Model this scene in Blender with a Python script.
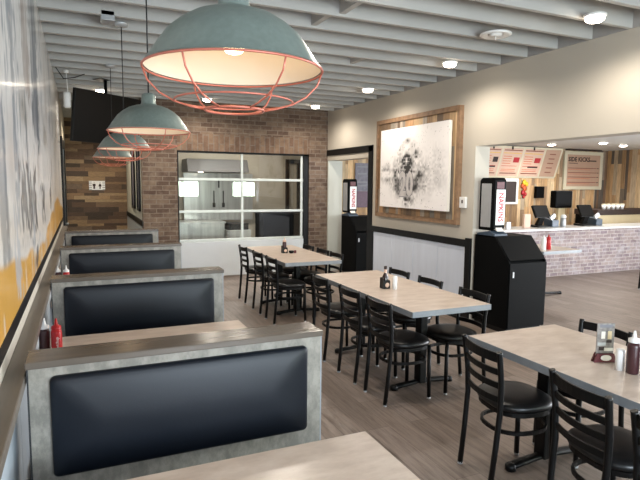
import bpy, bmesh, math, random
import numpy as np
from mathutils import Vector, Matrix

for o in list(bpy.data.objects): bpy.data.objects.remove(o)
scene = bpy.context.scene
col = scene.collection
PI = math.pi
random.seed(7)

# ------------------------------------------------------------------ camera
cd = bpy.data.cameras.new('camera'); cam = bpy.data.objects.new('camera', cd); col.objects.link(cam)
cd.sensor_fit = 'HORIZONTAL'; cd.sensor_width = 36.0; cd.lens = 36.0 * 537.16 / 640.0
cd.clip_start = 0.05; cd.clip_end = 200
cr = Vector((0.91383479, -0.40597718, 0.00940735)); cu = Vector((0.03393267, 0.09942466, 0.99446634)); cf = Vector((0.40466596, 0.90845873, -0.10463361))
cam.matrix_world = Matrix(((cr.x, cu.x, -cf.x, 0), (cr.y, cu.y, -cf.y, 0), (cr.z, cu.z, -cf.z, 1.72), (0, 0, 0, 1)))
scene.camera = cam

# ------------------------------------------------------------------ light and exposure
scene.view_settings.view_transform = 'Standard'; scene.view_settings.look = 'None'
scene.view_settings.gamma = 1.0; scene.view_settings.use_curve_mapping = False
scene.view_settings.exposure = 0.7
W = bpy.data.worlds.new('world'); scene.world = W; W.use_nodes = True
bg = W.node_tree.nodes['Background']; bg.inputs[0].default_value = (0.80, 0.90, 1.0, 1); bg.inputs[1].default_value = 1.2

def area(name, loc, rot, sx, sy, power, color):
    l = bpy.data.lights.new(name, 'AREA'); l.shape = 'RECTANGLE'; l.size = sx; l.size_y = sy; l.energy = power; l.color = color
    o = bpy.data.objects.new(name, l); col.objects.link(o); o.location = loc; o.rotation_euler = rot; return o
# daylight through the windows of the front wall (behind the camera) and of the order room
area('daylight_front_window', (1.7, -2.66, 1.6), (PI/2, 0, 0), 2.6, 1.6, 190, (0.78, 0.89, 1.0))
area('daylight_small_window', (3.85, -2.66, 1.45), (PI/2, 0, 0), 1.1, .66, 42, (0.84, 1.0, 0.82))
area('daylight_second_small_window', (6.25, -2.66, 1.45), (PI/2, 0, 0), 1.04, .66, 42, (0.84, 1.0, 0.82))
area('daylight_order_room_window', (11.1, -2.66, 1.45), (PI/2, 0, 0), 2.0, 1.8, 230, (0.88, 0.93, 1.0))
area('daylight_side_window', (13.56, 1.8, 1.45), (PI/2, 0, PI/2), 5.4, 1.9, 620, (0.92, 0.95, 1.0))
area('kitchen_lights', (2.9, 11.0, 3.0), (0, 0, 0), 1.6, .25, 60, (1.0, 0.97, 0.9))

def lamp(name, loc, power, color=(1.0, .86, .68), r=.05, spot=None):
    l = bpy.data.lights.new(name, 'SPOT' if spot else 'POINT'); l.energy = power; l.color = color; l.shadow_soft_size = r
    if spot: l.spot_size = math.radians(spot); l.spot_blend = .6
    o = bpy.data.objects.new(name, l); col.objects.link(o); o.location = loc; return o

# ------------------------------------------------------------------ materials
def lin(h):
    h = h.lstrip('#'); c = [int(h[i:i+2], 16) / 255 for i in (0, 2, 4)]
    return tuple(v / 12.92 if v <= .04045 else ((v + .055) / 1.055) ** 2.4 for v in c) + (1,)
class N:
    def __init__(s, name):
        s.m = bpy.data.materials.new(name); s.m.use_nodes = True; s.t = s.m.node_tree; s.b = s.t.nodes['Principled BSDF']
    def n(s, typ, **k):
        x = s.t.nodes.new(typ)
        for a, v in k.items(): setattr(x, a, v)
        return x
    def l(s, a, b): s.t.links.new(a, b)
    def set(s, **k):
        for a, v in k.items(): s.b.inputs[a.replace('_', ' ')].default_value = v
    def coords(s, scale=(1, 1, 1), rot=(0, 0, 0)):
        tc = s.n('ShaderNodeTexCoord'); mp = s.n('ShaderNodeMapping'); mp.inputs['Scale'].default_value = scale; mp.inputs['Rotation'].default_value = rot
        s.l(tc.outputs['Object'], mp.inputs['Vector']); return mp.outputs['Vector']
    def noise(s, vec, scale=5, detail=4, rough=.5):
        x = s.n('ShaderNodeTexNoise'); x.inputs['Scale'].default_value = scale; x.inputs['Detail'].default_value = detail; x.inputs['Roughness'].default_value = rough
        if vec is not None: s.l(vec, x.inputs['Vector'])
        return x.outputs['Fac']
    def ramp(s, fac, stops):
        x = s.n('ShaderNodeValToRGB'); e = x.color_ramp.elements
        while len(e) < len(stops): e.new(.5)
        for el, (p, c) in zip(e, stops): el.position = p; el.color = lin(c) if isinstance(c, str) else c
        s.l(fac, x.inputs['Fac']); return x.outputs['Color']
    def mix(s, a, b, fac=.5, mode='MULTIPLY'):
        x = s.n('ShaderNodeMix', data_type='RGBA', blend_type=mode); x.inputs[0].default_value = fac if not hasattr(fac, 'links') else 0
        if hasattr(fac, 'links'): s.l(fac, x.inputs[0])
        for i, v in ((6, a), (7, b)):
            if hasattr(v, 'links'): s.l(v, x.inputs[i])
            else: x.inputs[i].default_value = lin(v) if isinstance(v, str) else v
        return x.outputs[2]
    def bump(s, fac, strength=.2, dist=.01):
        x = s.n('ShaderNodeBump'); x.inputs['Strength'].default_value = strength; x.inputs['Distance'].default_value = dist
        s.l(fac, x.inputs['Height']); s.l(x.outputs[0], s.b.inputs['Normal'])
def plain(name, c, rough=.5, metal=0, spec=.5, var=.12, nscale=8, stretch=(1, 1, 1), bump=0, coat=0, detail=4):
    k = N(name); k.set(Roughness=rough, Metallic=metal)
    k.b.inputs['Specular IOR Level'].default_value = spec
    if coat: k.b.inputs['Coat Weight'].default_value = coat
    v = k.coords(stretch); f = k.noise(v, nscale, detail, .72 if detail > 4 else .5)
    r = k.ramp(f, [(.41 if detail > 4 else .3, (1 - var,) * 3 + (1,)), (.6 if detail > 4 else .7, (1, 1, 1, 1))])
    k.l(k.mix(c, r, 1.0), k.b.inputs['Base Color'])
    if bump: k.bump(f, bump)
    return k.m
def glow(name, c, s):
    k = N(name); k.set(Base_Color=lin(c)); k.b.inputs['Emission Color'].default_value = lin(c); k.b.inputs['Emission Strength'].default_value = s; return k.m
def attr_mat(name, rough=.5, grain=None, gscale=20, gamt=.35, bump=0, coat=0, spec=.5):
    k = N(name); k.set(Roughness=rough); k.b.inputs['Specular IOR Level'].default_value = spec
    if coat: k.b.inputs['Coat Weight'].default_value = coat; k.b.inputs['Coat Roughness'].default_value = .12
    a = k.n('ShaderNodeAttribute'); a.attribute_name = 'col'
    c = a.outputs['Color']
    if grain:
        f = k.noise(k.coords(grain), gscale, 6, .65)
        c = k.mix(c, k.ramp(f, [(.3, (1 - gamt,) * 3 + (1,)), (.62, (1, 1, 1, 1))]), 1.0)
        if bump: k.bump(f, bump)
    k.l(c, k.b.inputs['Base Color']); return k.m
def brick_mat(name, c1, c2, mortar, bw=.2, rh=.068, ms=.008, vert=False, extra=None, xoff=0):
    k = N(name); k.set(Roughness=.85)
    tc = k.n('ShaderNodeTexCoord'); sp = k.n('ShaderNodeSeparateXYZ'); k.l(tc.outputs['Object'], sp.inputs[0])
    ad = k.n('ShaderNodeMath', operation='ADD'); k.l(sp.outputs['X'], ad.inputs[0]); k.l(sp.outputs['Y'], ad.inputs[1])
    cb = k.n('ShaderNodeCombineXYZ')
    if vert: k.l(sp.outputs['Z'], cb.inputs[0]); k.l(ad.outputs[0], cb.inputs[1])
    else: k.l(ad.outputs[0], cb.inputs[0]); k.l(sp.outputs['Z'], cb.inputs[1])
    br = k.n('ShaderNodeTexBrick'); k.l(cb.outputs[0], br.inputs['Vector'])
    br.inputs['Scale'].default_value = 1; br.inputs['Brick Width'].default_value = bw; br.inputs['Row Height'].default_value = rh
    br.inputs['Mortar Size'].default_value = ms; br.inputs['Mortar Smooth'].default_value = .3; br.inputs['Bias'].default_value = -.1
    br.inputs['Color1'].default_value = lin(c1); br.inputs['Color2'].default_value = lin(c2); br.inputs['Mortar'].default_value = lin(mortar)
    f = k.noise(cb.outputs[0], 7, 5, .7)
    c = k.mix(br.outputs['Color'], k.ramp(f, [(.25, (.55, .5, .48, 1)), (.7, (1.15, 1.15, 1.15, 1))]), 1.0)
    if extra:
        f2 = k.noise(cb.outputs[0], 3.3, 6, .75)
        c = k.mix(c, extra, k.ramp(f2, [(.5, (0, 0, 0, 1)), (.68, (.7, .7, .7, 1))]), 'MIX')
    k.l(c, k.b.inputs['Base Color'])
    inv = k.n('ShaderNodeMath', operation='SUBTRACT'); inv.inputs[0].default_value = 1; k.l(br.outputs['Fac'], inv.inputs[1]); k.bump(inv.outputs[0], .5, .006)
    return k.m

M = {}
M['joist'] = plain('painted_joist', '#b9b7b3', .7, var=.06, nscale=3)
M['deck'] = plain('painted_deck', '#a3a19e', .8, var=.1, nscale=3)
M['wallpaint'] = plain('cream_paint', '#c0b9ac', .75, var=.03, nscale=1.2)
M['palepaint'] = plain('pale_paint', '#c3c4ba', .7, var=.03)
M['white'] = plain('white_paint', '#dfe2e2', .5, var=.04)
M['whiteplastic'] = plain('white_plastic', '#ececea', .35, var=.02)
M['blacktrim'] = plain('black_trim', '#0e0e0f', .45, var=.1, spec=.25)
M['blackmetal'] = plain('black_powder_coat', '#09090a', .42, var=.1, nscale=30, spec=.28)
M['blacklam'] = plain('black_laminate', '#060708', .55, var=.12, nscale=5, spec=.08)
M['vinyl'] = plain('black_vinyl', '#0d0f12', .36, var=.15, nscale=90, bump=.03)
M['padvinyl'] = plain('booth_vinyl', '#09101a', .42, var=.1, nscale=120, bump=.03, spec=.3)
M['boothlam'] = plain('booth_laminate', '#928e85', .4, var=.4, nscale=16, stretch=(1, 1, .6), detail=9)
M['boothcap'] = plain('booth_cap_laminate', '#665d54', .22, var=.25, nscale=9, stretch=(.3, 3, 1))
M['ledge'] = plain('ledge_laminate', '#736b62', .38, var=.25, nscale=12, stretch=(3, .25, 1))
M['edgetrim'] = plain('grey_edge_band', '#8c9196', .4, var=.12, nscale=20)
M['darkedge'] = plain('dark_metal_edge', '#3a3c3e', .35, metal=.4)
M['wainscot'] = plain('brushed_panel', '#d8dfec', .3, metal=.1, var=.12, nscale=6, stretch=(1, 1, .15))
M['wainwhite'] = plain('white_panel', '#bfc9d2', .4, var=.08, nscale=8, stretch=(1, 1, .1))
M['steel'] = plain('stainless_steel', '#b9bab5', .3, metal=.6, var=.35, nscale=5, stretch=(2.5, 1, .15))  # brushed look; vertical streaks in the colour imitate reflected lights
M['darksteel'] = plain('dark_steel', '#24211d', .5, metal=.3)
M['doorpanel'] = plain('white_door_panel', '#d8dde0', .45, var=.06, nscale=4)
M['alu'] = plain('white_aluminium', '#d3d8d4', .4, metal=.2)
M['copper'] = plain('copper_red_wire', '#b96b5a', .4, metal=.3, var=.1)
M['shade'] = plain('grey_green_enamel', '#7e8a84', .36, metal=.35, var=.16, nscale=60, spec=.6)
M['lining'] = plain('white_enamel', '#e6d9c4', .5, var=.02)
M['cord'] = plain('black_cord', '#151515', .6)
M['bulb'] = glow('lit_bulb', '#ffdca8', 8)
M['lens'] = glow('lit_lens', '#fff1dc', 14)
M['screen'] = plain('black_screen', '#070808', .3, var=.05, spec=.2)
M['redplastic'] = plain('red_plastic', '#b3161b', .35, var=.05)
M['brownsauce'] = plain('brown_sauce', '#43272a', .3, var=.1)
M['darkglass'] = plain('dark_bottle_glass', '#2a1712', .15, var=.1)
M['silver'] = plain('silver_plastic', '#b9bbbd', .35, metal=.4)
M['redstand'] = plain('dark_red_card', '#5a1820', .45)
M['paper'] = plain('printed_paper', '#e9e4da', .6, var=.04)
M['pinkpaper'] = plain('menu_paper', '#d8b7a2', .6, var=.06)
M['tanpaper'] = plain('tan_menu_paper', '#bb9a84', .6, var=.06)
M['ink'] = plain('dark_ink', '#33231f', .6)
M['brownink'] = plain('brown_ink', '#8c5546', .6)
M['redink'] = plain('red_ink', '#b3202b', .5)
M['greyink'] = plain('grey_ink', '#77767e', .6)
M['creamframe'] = plain('cream_frame', '#d3cab2', .5, var=.05)
M['bluegrey'] = plain('blue_grey_plastic', '#3c4a59', .4)
M['canvaswhite'] = plain('canvas_white', '#cfcac8', .6, var=.25, nscale=14)
M['poster'] = plain('poster_print', '#6c6a78', .5, var=.5, nscale=14)
M['posterlow'] = plain('poster_plum_print', '#5b3d52', .5, var=.3, nscale=18)
M['food'] = plain('food_print', '#9a938f', .5, var=.6, nscale=38)
M['orange'] = plain('orange_print', '#d9602c', .5, var=.3, nscale=20)
M['yellow'] = plain('yellow_print', '#ecc22e', .5, var=.2, nscale=20)
M['cream'] = plain('cream_laminate', '#d9c6a0', .5, var=.06)
M['counter'] = plain('white_counter', '#dcdcda', .3, var=.05)
M['tile'] = plain('kitchen_beige_wall', '#9a917f', .6, var=.1)
M['kfloor'] = plain('kitchen_tile_floor', '#6d6257', .5, var=.2)
M['planks'] = attr_mat('reclaimed_planks', .75, (12, 12, .8), 4, .5, .25)
M['hplanks'] = attr_mat('reclaimed_boards', .75, (2, 1, 30), 5, .55, .25)
M['artplanks'] = attr_mat('art_frame_planks', .7, (1, 10, .8), 5, .4, .2)
M['frameh'] = plain('frame_wood', '#97775a', .65, var=.4, nscale=10, stretch=(1, 1.5, 1.5), bump=.15)
M['canvas'] = attr_mat('printed_canvas', .85, spec=.2)
M['mural'] = attr_mat('glossy_mural', .3, None, coat=.25, spec=.5)
M['brick'] = brick_mat('brown_brick', '#604c40', '#84705f', '#85796d', bw=.22, rh=.079, ms=.009, extra='#8d7c6c')
M['soldier'] = brick_mat('soldier_brick', '#6e5646', '#87705c', '#7d7268', bw=.3, rh=.095, ms=.01, vert=True)
M['whitebrick'] = brick_mat('whitewashed_brick', '#84757a', '#a3948f', '#aea6a3', bw=.2, rh=.07, ms=.01, extra='#aaa5a8')
k = N('clear_glass')
k.set(Base_Color=(1, 1, 1, 1), Roughness=.02); g = k.n('ShaderNodeBsdfGlossy'); g.inputs['Roughness'].default_value = .02
tr = k.n('ShaderNodeBsdfTransparent'); mx = k.n('ShaderNodeMixShader'); mx.inputs[0].default_value = .05
k.l(tr.outputs[0], mx.inputs[1]); k.l(g.outputs[0], mx.inputs[2]); k.l(mx.outputs[0], k.t.nodes['Material Output'].inputs['Surface']); M['glass'] = k.m
# floor: grey brown vinyl planks running along y
k = N('floor_planks'); k.set(Roughness=.42)
tc = k.n('ShaderNodeTexCoord'); sp = k.n('ShaderNodeSeparateXYZ'); k.l(tc.outputs['Object'], sp.inputs[0])
cb = k.n('ShaderNodeCombineXYZ'); k.l(sp.outputs['Y'], cb.inputs[0]); k.l(sp.outputs['X'], cb.inputs[1])
br = k.n('ShaderNodeTexBrick'); k.l(cb.outputs[0], br.inputs['Vector']); br.offset = .37
for a, v in (('Scale', 1), ('Brick Width', 1.2), ('Row Height', .178), ('Mortar Size', .0015), ('Bias', 0)): br.inputs[a].default_value = v
br.inputs['Color1'].default_value = lin('#76695f'); br.inputs['Color2'].default_value = lin('#8c7f76'); br.inputs['Mortar'].default_value = lin('#5a4c43')
mp = k.n('ShaderNodeMapping'); mp.inputs['Scale'].default_value = (1.2, 14, 1); k.l(cb.outputs[0], mp.inputs[0])
f = k.noise(mp.outputs[0], 2.2, 9, .72)
k.l(k.mix(br.outputs['Color'], k.ramp(f, [(.34, (.58, .53, .5, 1)), (.52, (1.0, .98, .97, 1)), (.68, (1.22, 1.18, 1.15, 1))]), 1.0), k.b.inputs['Base Color']); k.bump(f, .08); M['floor'] = k.m
# table laminate: mottled beige
k = N('table_laminate'); k.set(Roughness=.28); v = k.coords((2, 5, 1)); f = k.noise(v, 3, 8, .62)
k.l(k.ramp(f, [(.3, '#baa99c'), (.5, '#c9b9ac'), (.72, '#d6c8bc')]), k.b.inputs['Base Color']); M['table'] = k.m

# ------------------------------------------------------------------ mesh helpers
class MB:
    def __init__(s): s.v = []; s.f = []; s.sm = []; s.c = []
    def add(s, vs, fs, smooth=False, color=None):
        b = len(s.v); s.v += [tuple(p) for p in vs]; s.f += [tuple(b + i for i in f) for f in fs]
        s.sm += [smooth] * len(fs); s.c += [color] * len(fs); return s
    def box(s, x0, x1, y0, y1, z0, z1, color=None):
        vs = [(x, y, z) for x in (x0, x1) for y in (y0, y1) for z in (z0, z1)]
        return s.add(vs, [(0, 1, 3, 2), (4, 6, 7, 5), (0, 4, 5, 1), (2, 3, 7, 6), (0, 2, 6, 4), (1, 5, 7, 3)], False, color)
    def prism(s, poly, axis, a, b, smooth=False):
        n = len(poly)
        def P(p, h):
            return {'x': (h, p[0], p[1]), 'y': (p[0], h, p[1]), 'z': (p[0], p[1], h)}[axis]
        vs = [P(p, a) for p in poly] + [P(p, b) for p in poly]
        s.add(vs, [tuple(range(n)), tuple(range(2 * n - 1, n - 1, -1))])
        return s.add(vs, [(i, i + n, (i + 1) % n + n, (i + 1) % n) for i in range(n)], smooth)
    def sweep(s, pts, prof, up=(0, 0, 1), closed=False, smooth=True):
        pts = [Vector(p) for p in pts]; up = Vector(up); n = len(pts); m = len(prof); vs = []
        for i, p in enumerate(pts):
            if closed: t = pts[(i + 1) % n] - pts[i - 1]
            else: t = pts[min(i + 1, n - 1)] - pts[max(i - 1, 0)]
            t.normalize(); sd = t.cross(up); sd.normalize(); u2 = sd.cross(t)
            vs += [p + sd * a + u2 * b for a, b in prof]
        fs = []
        for i in range(n if closed else n - 1):
            j = (i + 1) % n
            for q in range(m): r = (q + 1) % m; fs.append((i * m + q, i * m + r, j * m + r, j * m + q))
        s.add(vs, fs, smooth)
        if not closed: s.add(vs, [tuple(range(m))[::-1], tuple((n - 1) * m + q for q in range(m))])
        return s
    def tube(s, pts, r, n=8, closed=False, up=(0, 0, 1)):
        return s.sweep(pts, [(r * math.cos(2 * PI * q / n), r * math.sin(2 * PI * q / n)) for q in range(n)], up, closed)
    def bar(s, pts, w, h, up=(0, 0, 1), closed=False):
        return s.sweep(pts, [(-w/2, -h/2), (w/2, -h/2), (w/2, h/2), (-w/2, h/2)], up, closed, False)
    def lathe(s, prof, c=(0, 0, 0), n=24, sx=1, sy=1):
        vs = []; fs = []; m = len(prof)
        for i in range(n):
            a = 2 * PI * i / n
            vs += [(c[0] + r * math.cos(a) * sx, c[1] + r * math.sin(a) * sy, c[2] + z) for r, z in prof]
        for i in range(n):
            j = (i + 1) % n
            for q in range(m - 1): fs.append((i * m + q, j * m + q, j * m + q + 1, i * m + q + 1))
        return s.add(vs, fs, True)
    def xf(s, mat):
        s.v = [tuple(mat @ Vector(p)) for p in s.v]; return s
def build(name, mb, mat, parent=None, bevel=0, loc=None, segs=2):
    me = bpy.data.meshes.new(name); me.from_pydata(mb.v, [], mb.f)
    bm = bmesh.new(); bm.from_mesh(me)
    bm.faces.ensure_lookup_table()
    if any(c is not None for c in mb.c):
        lay = bm.loops.layers.float_color.new('col')
        for f, c in zip(bm.faces, mb.c):
            for l in f.loops: l[lay] = c or (1, 1, 1, 1)
    for f, q in zip(bm.faces, mb.sm): f.smooth = q
    bmesh.ops.remove_doubles(bm, verts=bm.verts, dist=1e-6)
    bmesh.ops.recalc_face_normals(bm, faces=bm.faces)
    bm.to_mesh(me); bm.free()
    me.materials.append(mat)
    o = bpy.data.objects.new(name, me); col.objects.link(o)
    if parent: o.parent = parent
    if loc: o.location = loc
    if bevel:
        b = o.modifiers.new('bevel', 'BEVEL'); b.width = bevel; b.segments = segs; b.limit_method = 'ANGLE'; b.angle_limit = math.radians(40)
        if segs > 2: b.harden_normals = False
    return o
def tag(o, label, cat, group=None):
    o['label'] = label; o['category'] = cat
    if group: o['group'] = group
    return o
def thing(name, label, cat, loc=(0, 0, 0), rz=0, group=None):
    o = bpy.data.objects.new(name, None); col.objects.link(o); o.empty_display_size = .1
    o.location = loc; o.rotation_euler = (0, 0, rz); return tag(o, label, cat, group)
def struct(name, mb, mat, parent=None, bevel=0):
    o = build(name, mb, mat, parent, bevel)
    if not parent: o['kind'] = 'structure'
    return o
def copy_thing(root, loc, rz, label, group=None, scale=None):
    def cp(o, par):
        c = o.copy(); col.objects.link(c); c.parent = par
        for ch in [q for q in list(bpy.data.objects) if q.parent == o]: cp(ch, c)
        return c
    r = cp(root, None); r.location = loc; r.rotation_euler = (0, 0, rz); r['label'] = label
    if group: r['group'] = group
    return r
def text_part(name, body, size, mat, parent, matrix, extrude=.001, squeeze=1.0, bold=0):
    cu_ = bpy.data.curves.new(name, 'FONT'); cu_.body = body; cu_.size = size; cu_.extrude = extrude; cu_.align_x = 'CENTER'; cu_.align_y = 'CENTER'; cu_.resolution_u = 2; cu_.offset = bold
    t = bpy.data.objects.new(name + '_curve', cu_); col.objects.link(t)
    dg = bpy.context.evaluated_depsgraph_get(); me = bpy.data.meshes.new_from_object(t.evaluated_get(dg)); bpy.data.objects.remove(t)
    me.name = name; me.materials.clear(); me.materials.append(mat)
    me.transform(matrix @ Matrix.Diagonal((squeeze, 1, 1, 1)))
    o = bpy.data.objects.new(name, me); col.objects.link(o); o.parent = parent; return o
def color_grid(name, corner, du, dv, cols, mat, parent=None, thick=None):
    """cols: (nv, nu, 3) linear colours; a single quad grid at corner spanned by du, dv"""
    nv, nu, _ = cols.shape
    uu = np.linspace(0, 1, nu); vv = np.linspace(0, 1, nv); U, V = np.meshgrid(uu, vv)
    P = np.array(corner)[None, None] + U[..., None] * np.array(du) + V[..., None] * np.array(dv)
    vs = P.reshape(-1, 3)
    idx = np.arange(nu * nv).reshape(nv, nu)
    fs = np.stack([idx[:-1, :-1], idx[:-1, 1:], idx[1:, 1:], idx[1:, :-1]], -1).reshape(-1, 4)
    me = bpy.data.meshes.new(name); me.from_pydata(vs.tolist(), [], fs.tolist())
    a = me.color_attributes.new('col', 'FLOAT_COLOR', 'POINT')
    a.data.foreach_set('color', np.concatenate([cols.reshape(-1, 3), np.ones((nu * nv, 1))], 1).astype(np.float32).ravel())
    me.materials.append(mat); o = bpy.data.objects.new(name, me); col.objects.link(o)
    if parent: o.parent = parent
    return o
rng = np.random.default_rng(3)
def vnoise(nv, nu, cv, cu_):
    """smooth value noise with cv x cu cells"""
    g = rng.random((cv + 2, cu_ + 2)); y = np.linspace(0, cv, nv); x = np.linspace(0, cu_, nu)
    yi = y.astype(int); xi = x.astype(int); fy = (y - yi)[:, None]; fx = (x - xi)[None]; fy = fy * fy * (3 - 2 * fy); fx = fx * fx * (3 - 2 * fx)
    a = g[yi][:, xi]; b = g[yi][:, xi + 1]; c = g[yi + 1][:, xi]; d = g[yi + 1][:, xi + 1]
    return (a * (1 - fx) + b * fx) * (1 - fy) + (c * (1 - fx) + d * fx) * fy
def planks(mb, place, U, V, w, pal, lmin=.4, lmax=1.2, jitter=.008):
    """boards running along v, width w along u. place(u0,u1,v0,v1,depth,color)"""
    u = 0
    while u < U - 1e-4:
        u1 = min(u + w * random.choice((.7, 1, 1, 1.3)), U); v = -random.random() * lmin
        while v < V:
            v1 = v + random.uniform(lmin, lmax); a, b = max(v, 0), min(v1, V)
            if b - a > .01:
                c = lin(random.choice(pal)); q = random.uniform(.8, 1.15)
                place(u + .0015, u1 - .0015, a + .001, b - .001, random.uniform(0, jitter), tuple(x * q for x in c[:3]) + (1,))
            v = v1
        u = u1

# ------------------------------------------------------------------ the shell
XL, XR, YB, ZC, TOP = -.274, 4.415, 9.59, 3.08, 3.36
struct('floor', MB().box(XL - .2, 13.5, -2.7, 13.2, -.1, 0), M['floor'])
ceil = struct('ceiling', MB().box(XL - .2, XR + .25, -2.7, 13.2, TOP, TOP + .1), M['deck'])
y = 3.30 - .4 * 14
jy = []
while y < 13:
    jy.append(y)
    build('joist', MB().box(XL, XR if y < YB else .969, y, y + .045, ZC, TOP), M['joist'], ceil, .003) if not (YB - .03 < y < YB + .2) else None
    y += .4
for (x, k0) in ((1.98, 1), (1.9, 2), (2.9, 5), (.22, 4), (1.0, 7)):
    yy = 3.30 + .4 * k0
    build('blocking_board', MB().box(x, x + .05, yy + .046, yy + .399, ZC + .02, TOP), M['joist'], ceil)
gp = MB(); ys = jy
for a, b in zip(ys[:-1], ys[1:]):
    if b < YB: gp.box(XR - .012, XR, a + .046, b - .001, ZC, TOP)
struct('trim_10', gp, M['deck'])
# left wall, alcove
struct('wall_left', MB().box(XL - .2, XL, -2.7, 13.2, 0, TOP), M['wallpaint'])
wins = [(.4, 3.0, .8, 2.4), (3.3, 4.4, 1.12, 1.78), (5.73, 6.77, 1.12, 1.78), (10.1, 12.1, .55, 2.35)]
wf = MB(); xx = XL
for (a, b, c, d) in wins:
    wf.box(xx, a, -2.7, -2.55, 0, TOP).box(a, b, -2.7, -2.55, 0, c).box(a, b, -2.7, -2.55, d, TOP); xx = b
wf.box(xx, 13.5, -2.7, -2.55, 0, TOP); struct('wall_front', wf, M['wallpaint'])
for i, (a, b, c, d) in enumerate(wins):
    struct('window_%d' % (i + 1), MB().box(a, a + .04, -2.64, -2.56, c, d).box(b - .04, b, -2.64, -2.56, c, d).box(a, b, -2.64, -2.56, d - .04, d).box(a, b, -2.64, -2.56, c, c + .04), M['darkedge'])
# brick wall with its garage door opening
BX0 = .969; WX0, WX1, WZ0, WZ1 = 1.549, 4.03, .649, 2.27
struct('wall_back', MB().box(BX0, WX0, YB, YB + .2, 0, TOP).box(WX1, XR + .25, YB, YB + .2, 0, TOP).box(WX0, WX1, YB, YB + .2, WZ1 + .3, TOP), M['brick'])
struct('wall_back_soldier_course', MB().box(WX0, WX1, YB - .002, YB + .2, WZ1, WZ1 + .3), M['soldier'])
# right wall: solid from y 5.28 to 7.86, doorway, header over the big opening
wt = .22
struct('wall_right', MB().box(XR, XR + wt, 5.28, 7.9, 0, TOP).box(XR, XR + wt, 7.9, YB, 2.16, TOP).box(XR, XR + wt, -2.55, 5.28, 2.19, TOP), M['wallpaint'])
struct('trim_1', MB().box(XR - .02, XR, 7.79, 7.93, 0, 2.35).box(XR - .02, XR, 7.79, YB, 2.25, 2.36), M['blacktrim'], bevel=.003)
struct('trim_2', MB().box(XR - .03, XR, 5.38, 7.79, .945, 1.035).box(XR - .03, XR, 5.28, 5.38, 0, 1.06).box(XR - .03, XR, 7.72, 7.79, 0, .94), M['blacktrim'], bevel=.003)
wp = MB()
for i in range(4):
    a = 5.38 + i * .585; wp.box(XR - .012, XR, a + .004, a + .581, .1, .945)
struct('trim_3', wp, M['wainscot'], bevel=.003)
struct('baseboard_right', MB().box(XR - .02, XR, 5.38, 7.79, 0, .1), M['blacktrim'])
# doorway return (pale wall) beside the brick
struct('wall_doorway_return', MB().box(XR + .004, 4.72, YB - .04, YB, 0, 2.16), M['palepaint'])
# order room shell
CX = 12.42
struct('wall_order_room_side', MB().box(CX + .03, CX + .2, 4.6, 9.9, 0, 2.9).box(CX + .03, CX + .2, -2.55, -1.0, 0, 2.9).box(CX + .03, CX + .2, -1, 4.6, 0, .5).box(CX + .03, CX + .2, -1, 4.6, 2.4, 2.9), M['wallpaint'])
struct('ceiling_order_room', MB().box(XR + wt, CX + .2, -2.55, 9.9, 2.62, 2.72), M['white'])
PAL = ['#dcbb8e', '#cba374', '#e4cba4', '#b8956e', '#d3ac80', '#dfc199', '#ab8d6f', '#c9b498']
PALG = ['#6d6259', '#857768', '#5e554d', '#978573', '#7b5f48']
pb = MB()
planks(pb, lambda u0, u1, v0, v1, d, c: pb.box(4.72 + u0, 4.72 + u1, 9.75 - d, 9.8, v0, v1, c), 7.3, 2.62, .095, PAL, .5, 1.5)
planks(pb, lambda u0, u1, v0, v1, d, c: pb.box(12.02 + u0, 12.02 + u1, 9.75 - d, 9.8, v0, v1, c), .43, 2.62, .1, PALG, .7, 1.8)
pb.box(4.72, 12.6, 9.8, 9.85, 0, 2.72, lin('#4a4038')); struct('wall_order_room_back', pb, M['planks'])
pb = MB()
planks(pb, lambda u0, u1, v0, v1, d, c: pb.box(CX - d, CX + .03, 9.75 - u1, 9.75 - u0, v0, v1, c), 5.1, 2.62, .11, PAL[:4] + PALG[:2] + PAL[4:], .7, 1.9)
pb.box(CX + .031, CX + .06, 4.6, 9.85, 0, 2.72, lin('#4a4038')); struct('wall_order_room_right', pb, M['planks'])
# alcove
pb = MB()
PALB = ['#7d6550', '#92765a', '#6c5645', '#a68a69', '#5e4c3f', '#8a7159', '#ad9474', '#524439', '#7a6858']
planks(pb, lambda u0, u1, v0, v1, d, c: pb.box(XL + v0, XL + v1, 13 - d, 13.05, u0, u1, c), TOP, BX0 - XL, .085, PALB, .25, .7)
pb.box(XL - .1, 1.2, 13.051, 13.1, 0, TOP, lin('#3a2c22')); struct('wall_alcove_back', pb, M['hplanks'])
struct('wall_alcove_right', MB().box(BX0, BX0 + .12, YB + .2, 13.05, 0, TOP), M['palepaint'])
struct('trim_4', MB().box(BX0 - .02, BX0, YB, 13, .96, 1.05), M['blacktrim'])
struct('trim_5', MB().box(BX0 - .01, BX0, YB + .2, 13, 0, .96), M['wainwhite'])
# left wall trims and ledge
struct('trim_6', MB().box(XL, XL + .014, -2.5, 9.35, 1.105, 1.165), M['blacktrim'], bevel=.002)
struct('trim_7', MB().box(XL, XL + .07, -2.5, 9.35, .98, 1.02), M['ledge'], bevel=.004)
wp = MB(); a = -2.4
while a < 9.3:
    wp.box(XL, XL + .022, a + .003, min(a + .6, 9.35) - .003, .1, .98); a += .6
struct('trim_8', wp, M['wainwhite'], bevel=.002)
struct('baseboard_left', MB().box(XL, XL + .026, -2.5, 9.35, 0, .1), M['blacktrim'])
d1 = struct('door_1', MB().box(XL, XL + .03, 9.75, 9.9, 0, 2.45).box(XL, XL + .03, 11.3, 11.45, 0, 2.45).box(XL, XL + .03, 9.9, 11.3, 2.3, 2.45), M['blacktrim'], bevel=.004)
build('door_leaf', MB().box(XL, XL + .015, 9.9, 11.3, 0, 2.3), M['bluegrey'], d1)
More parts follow.
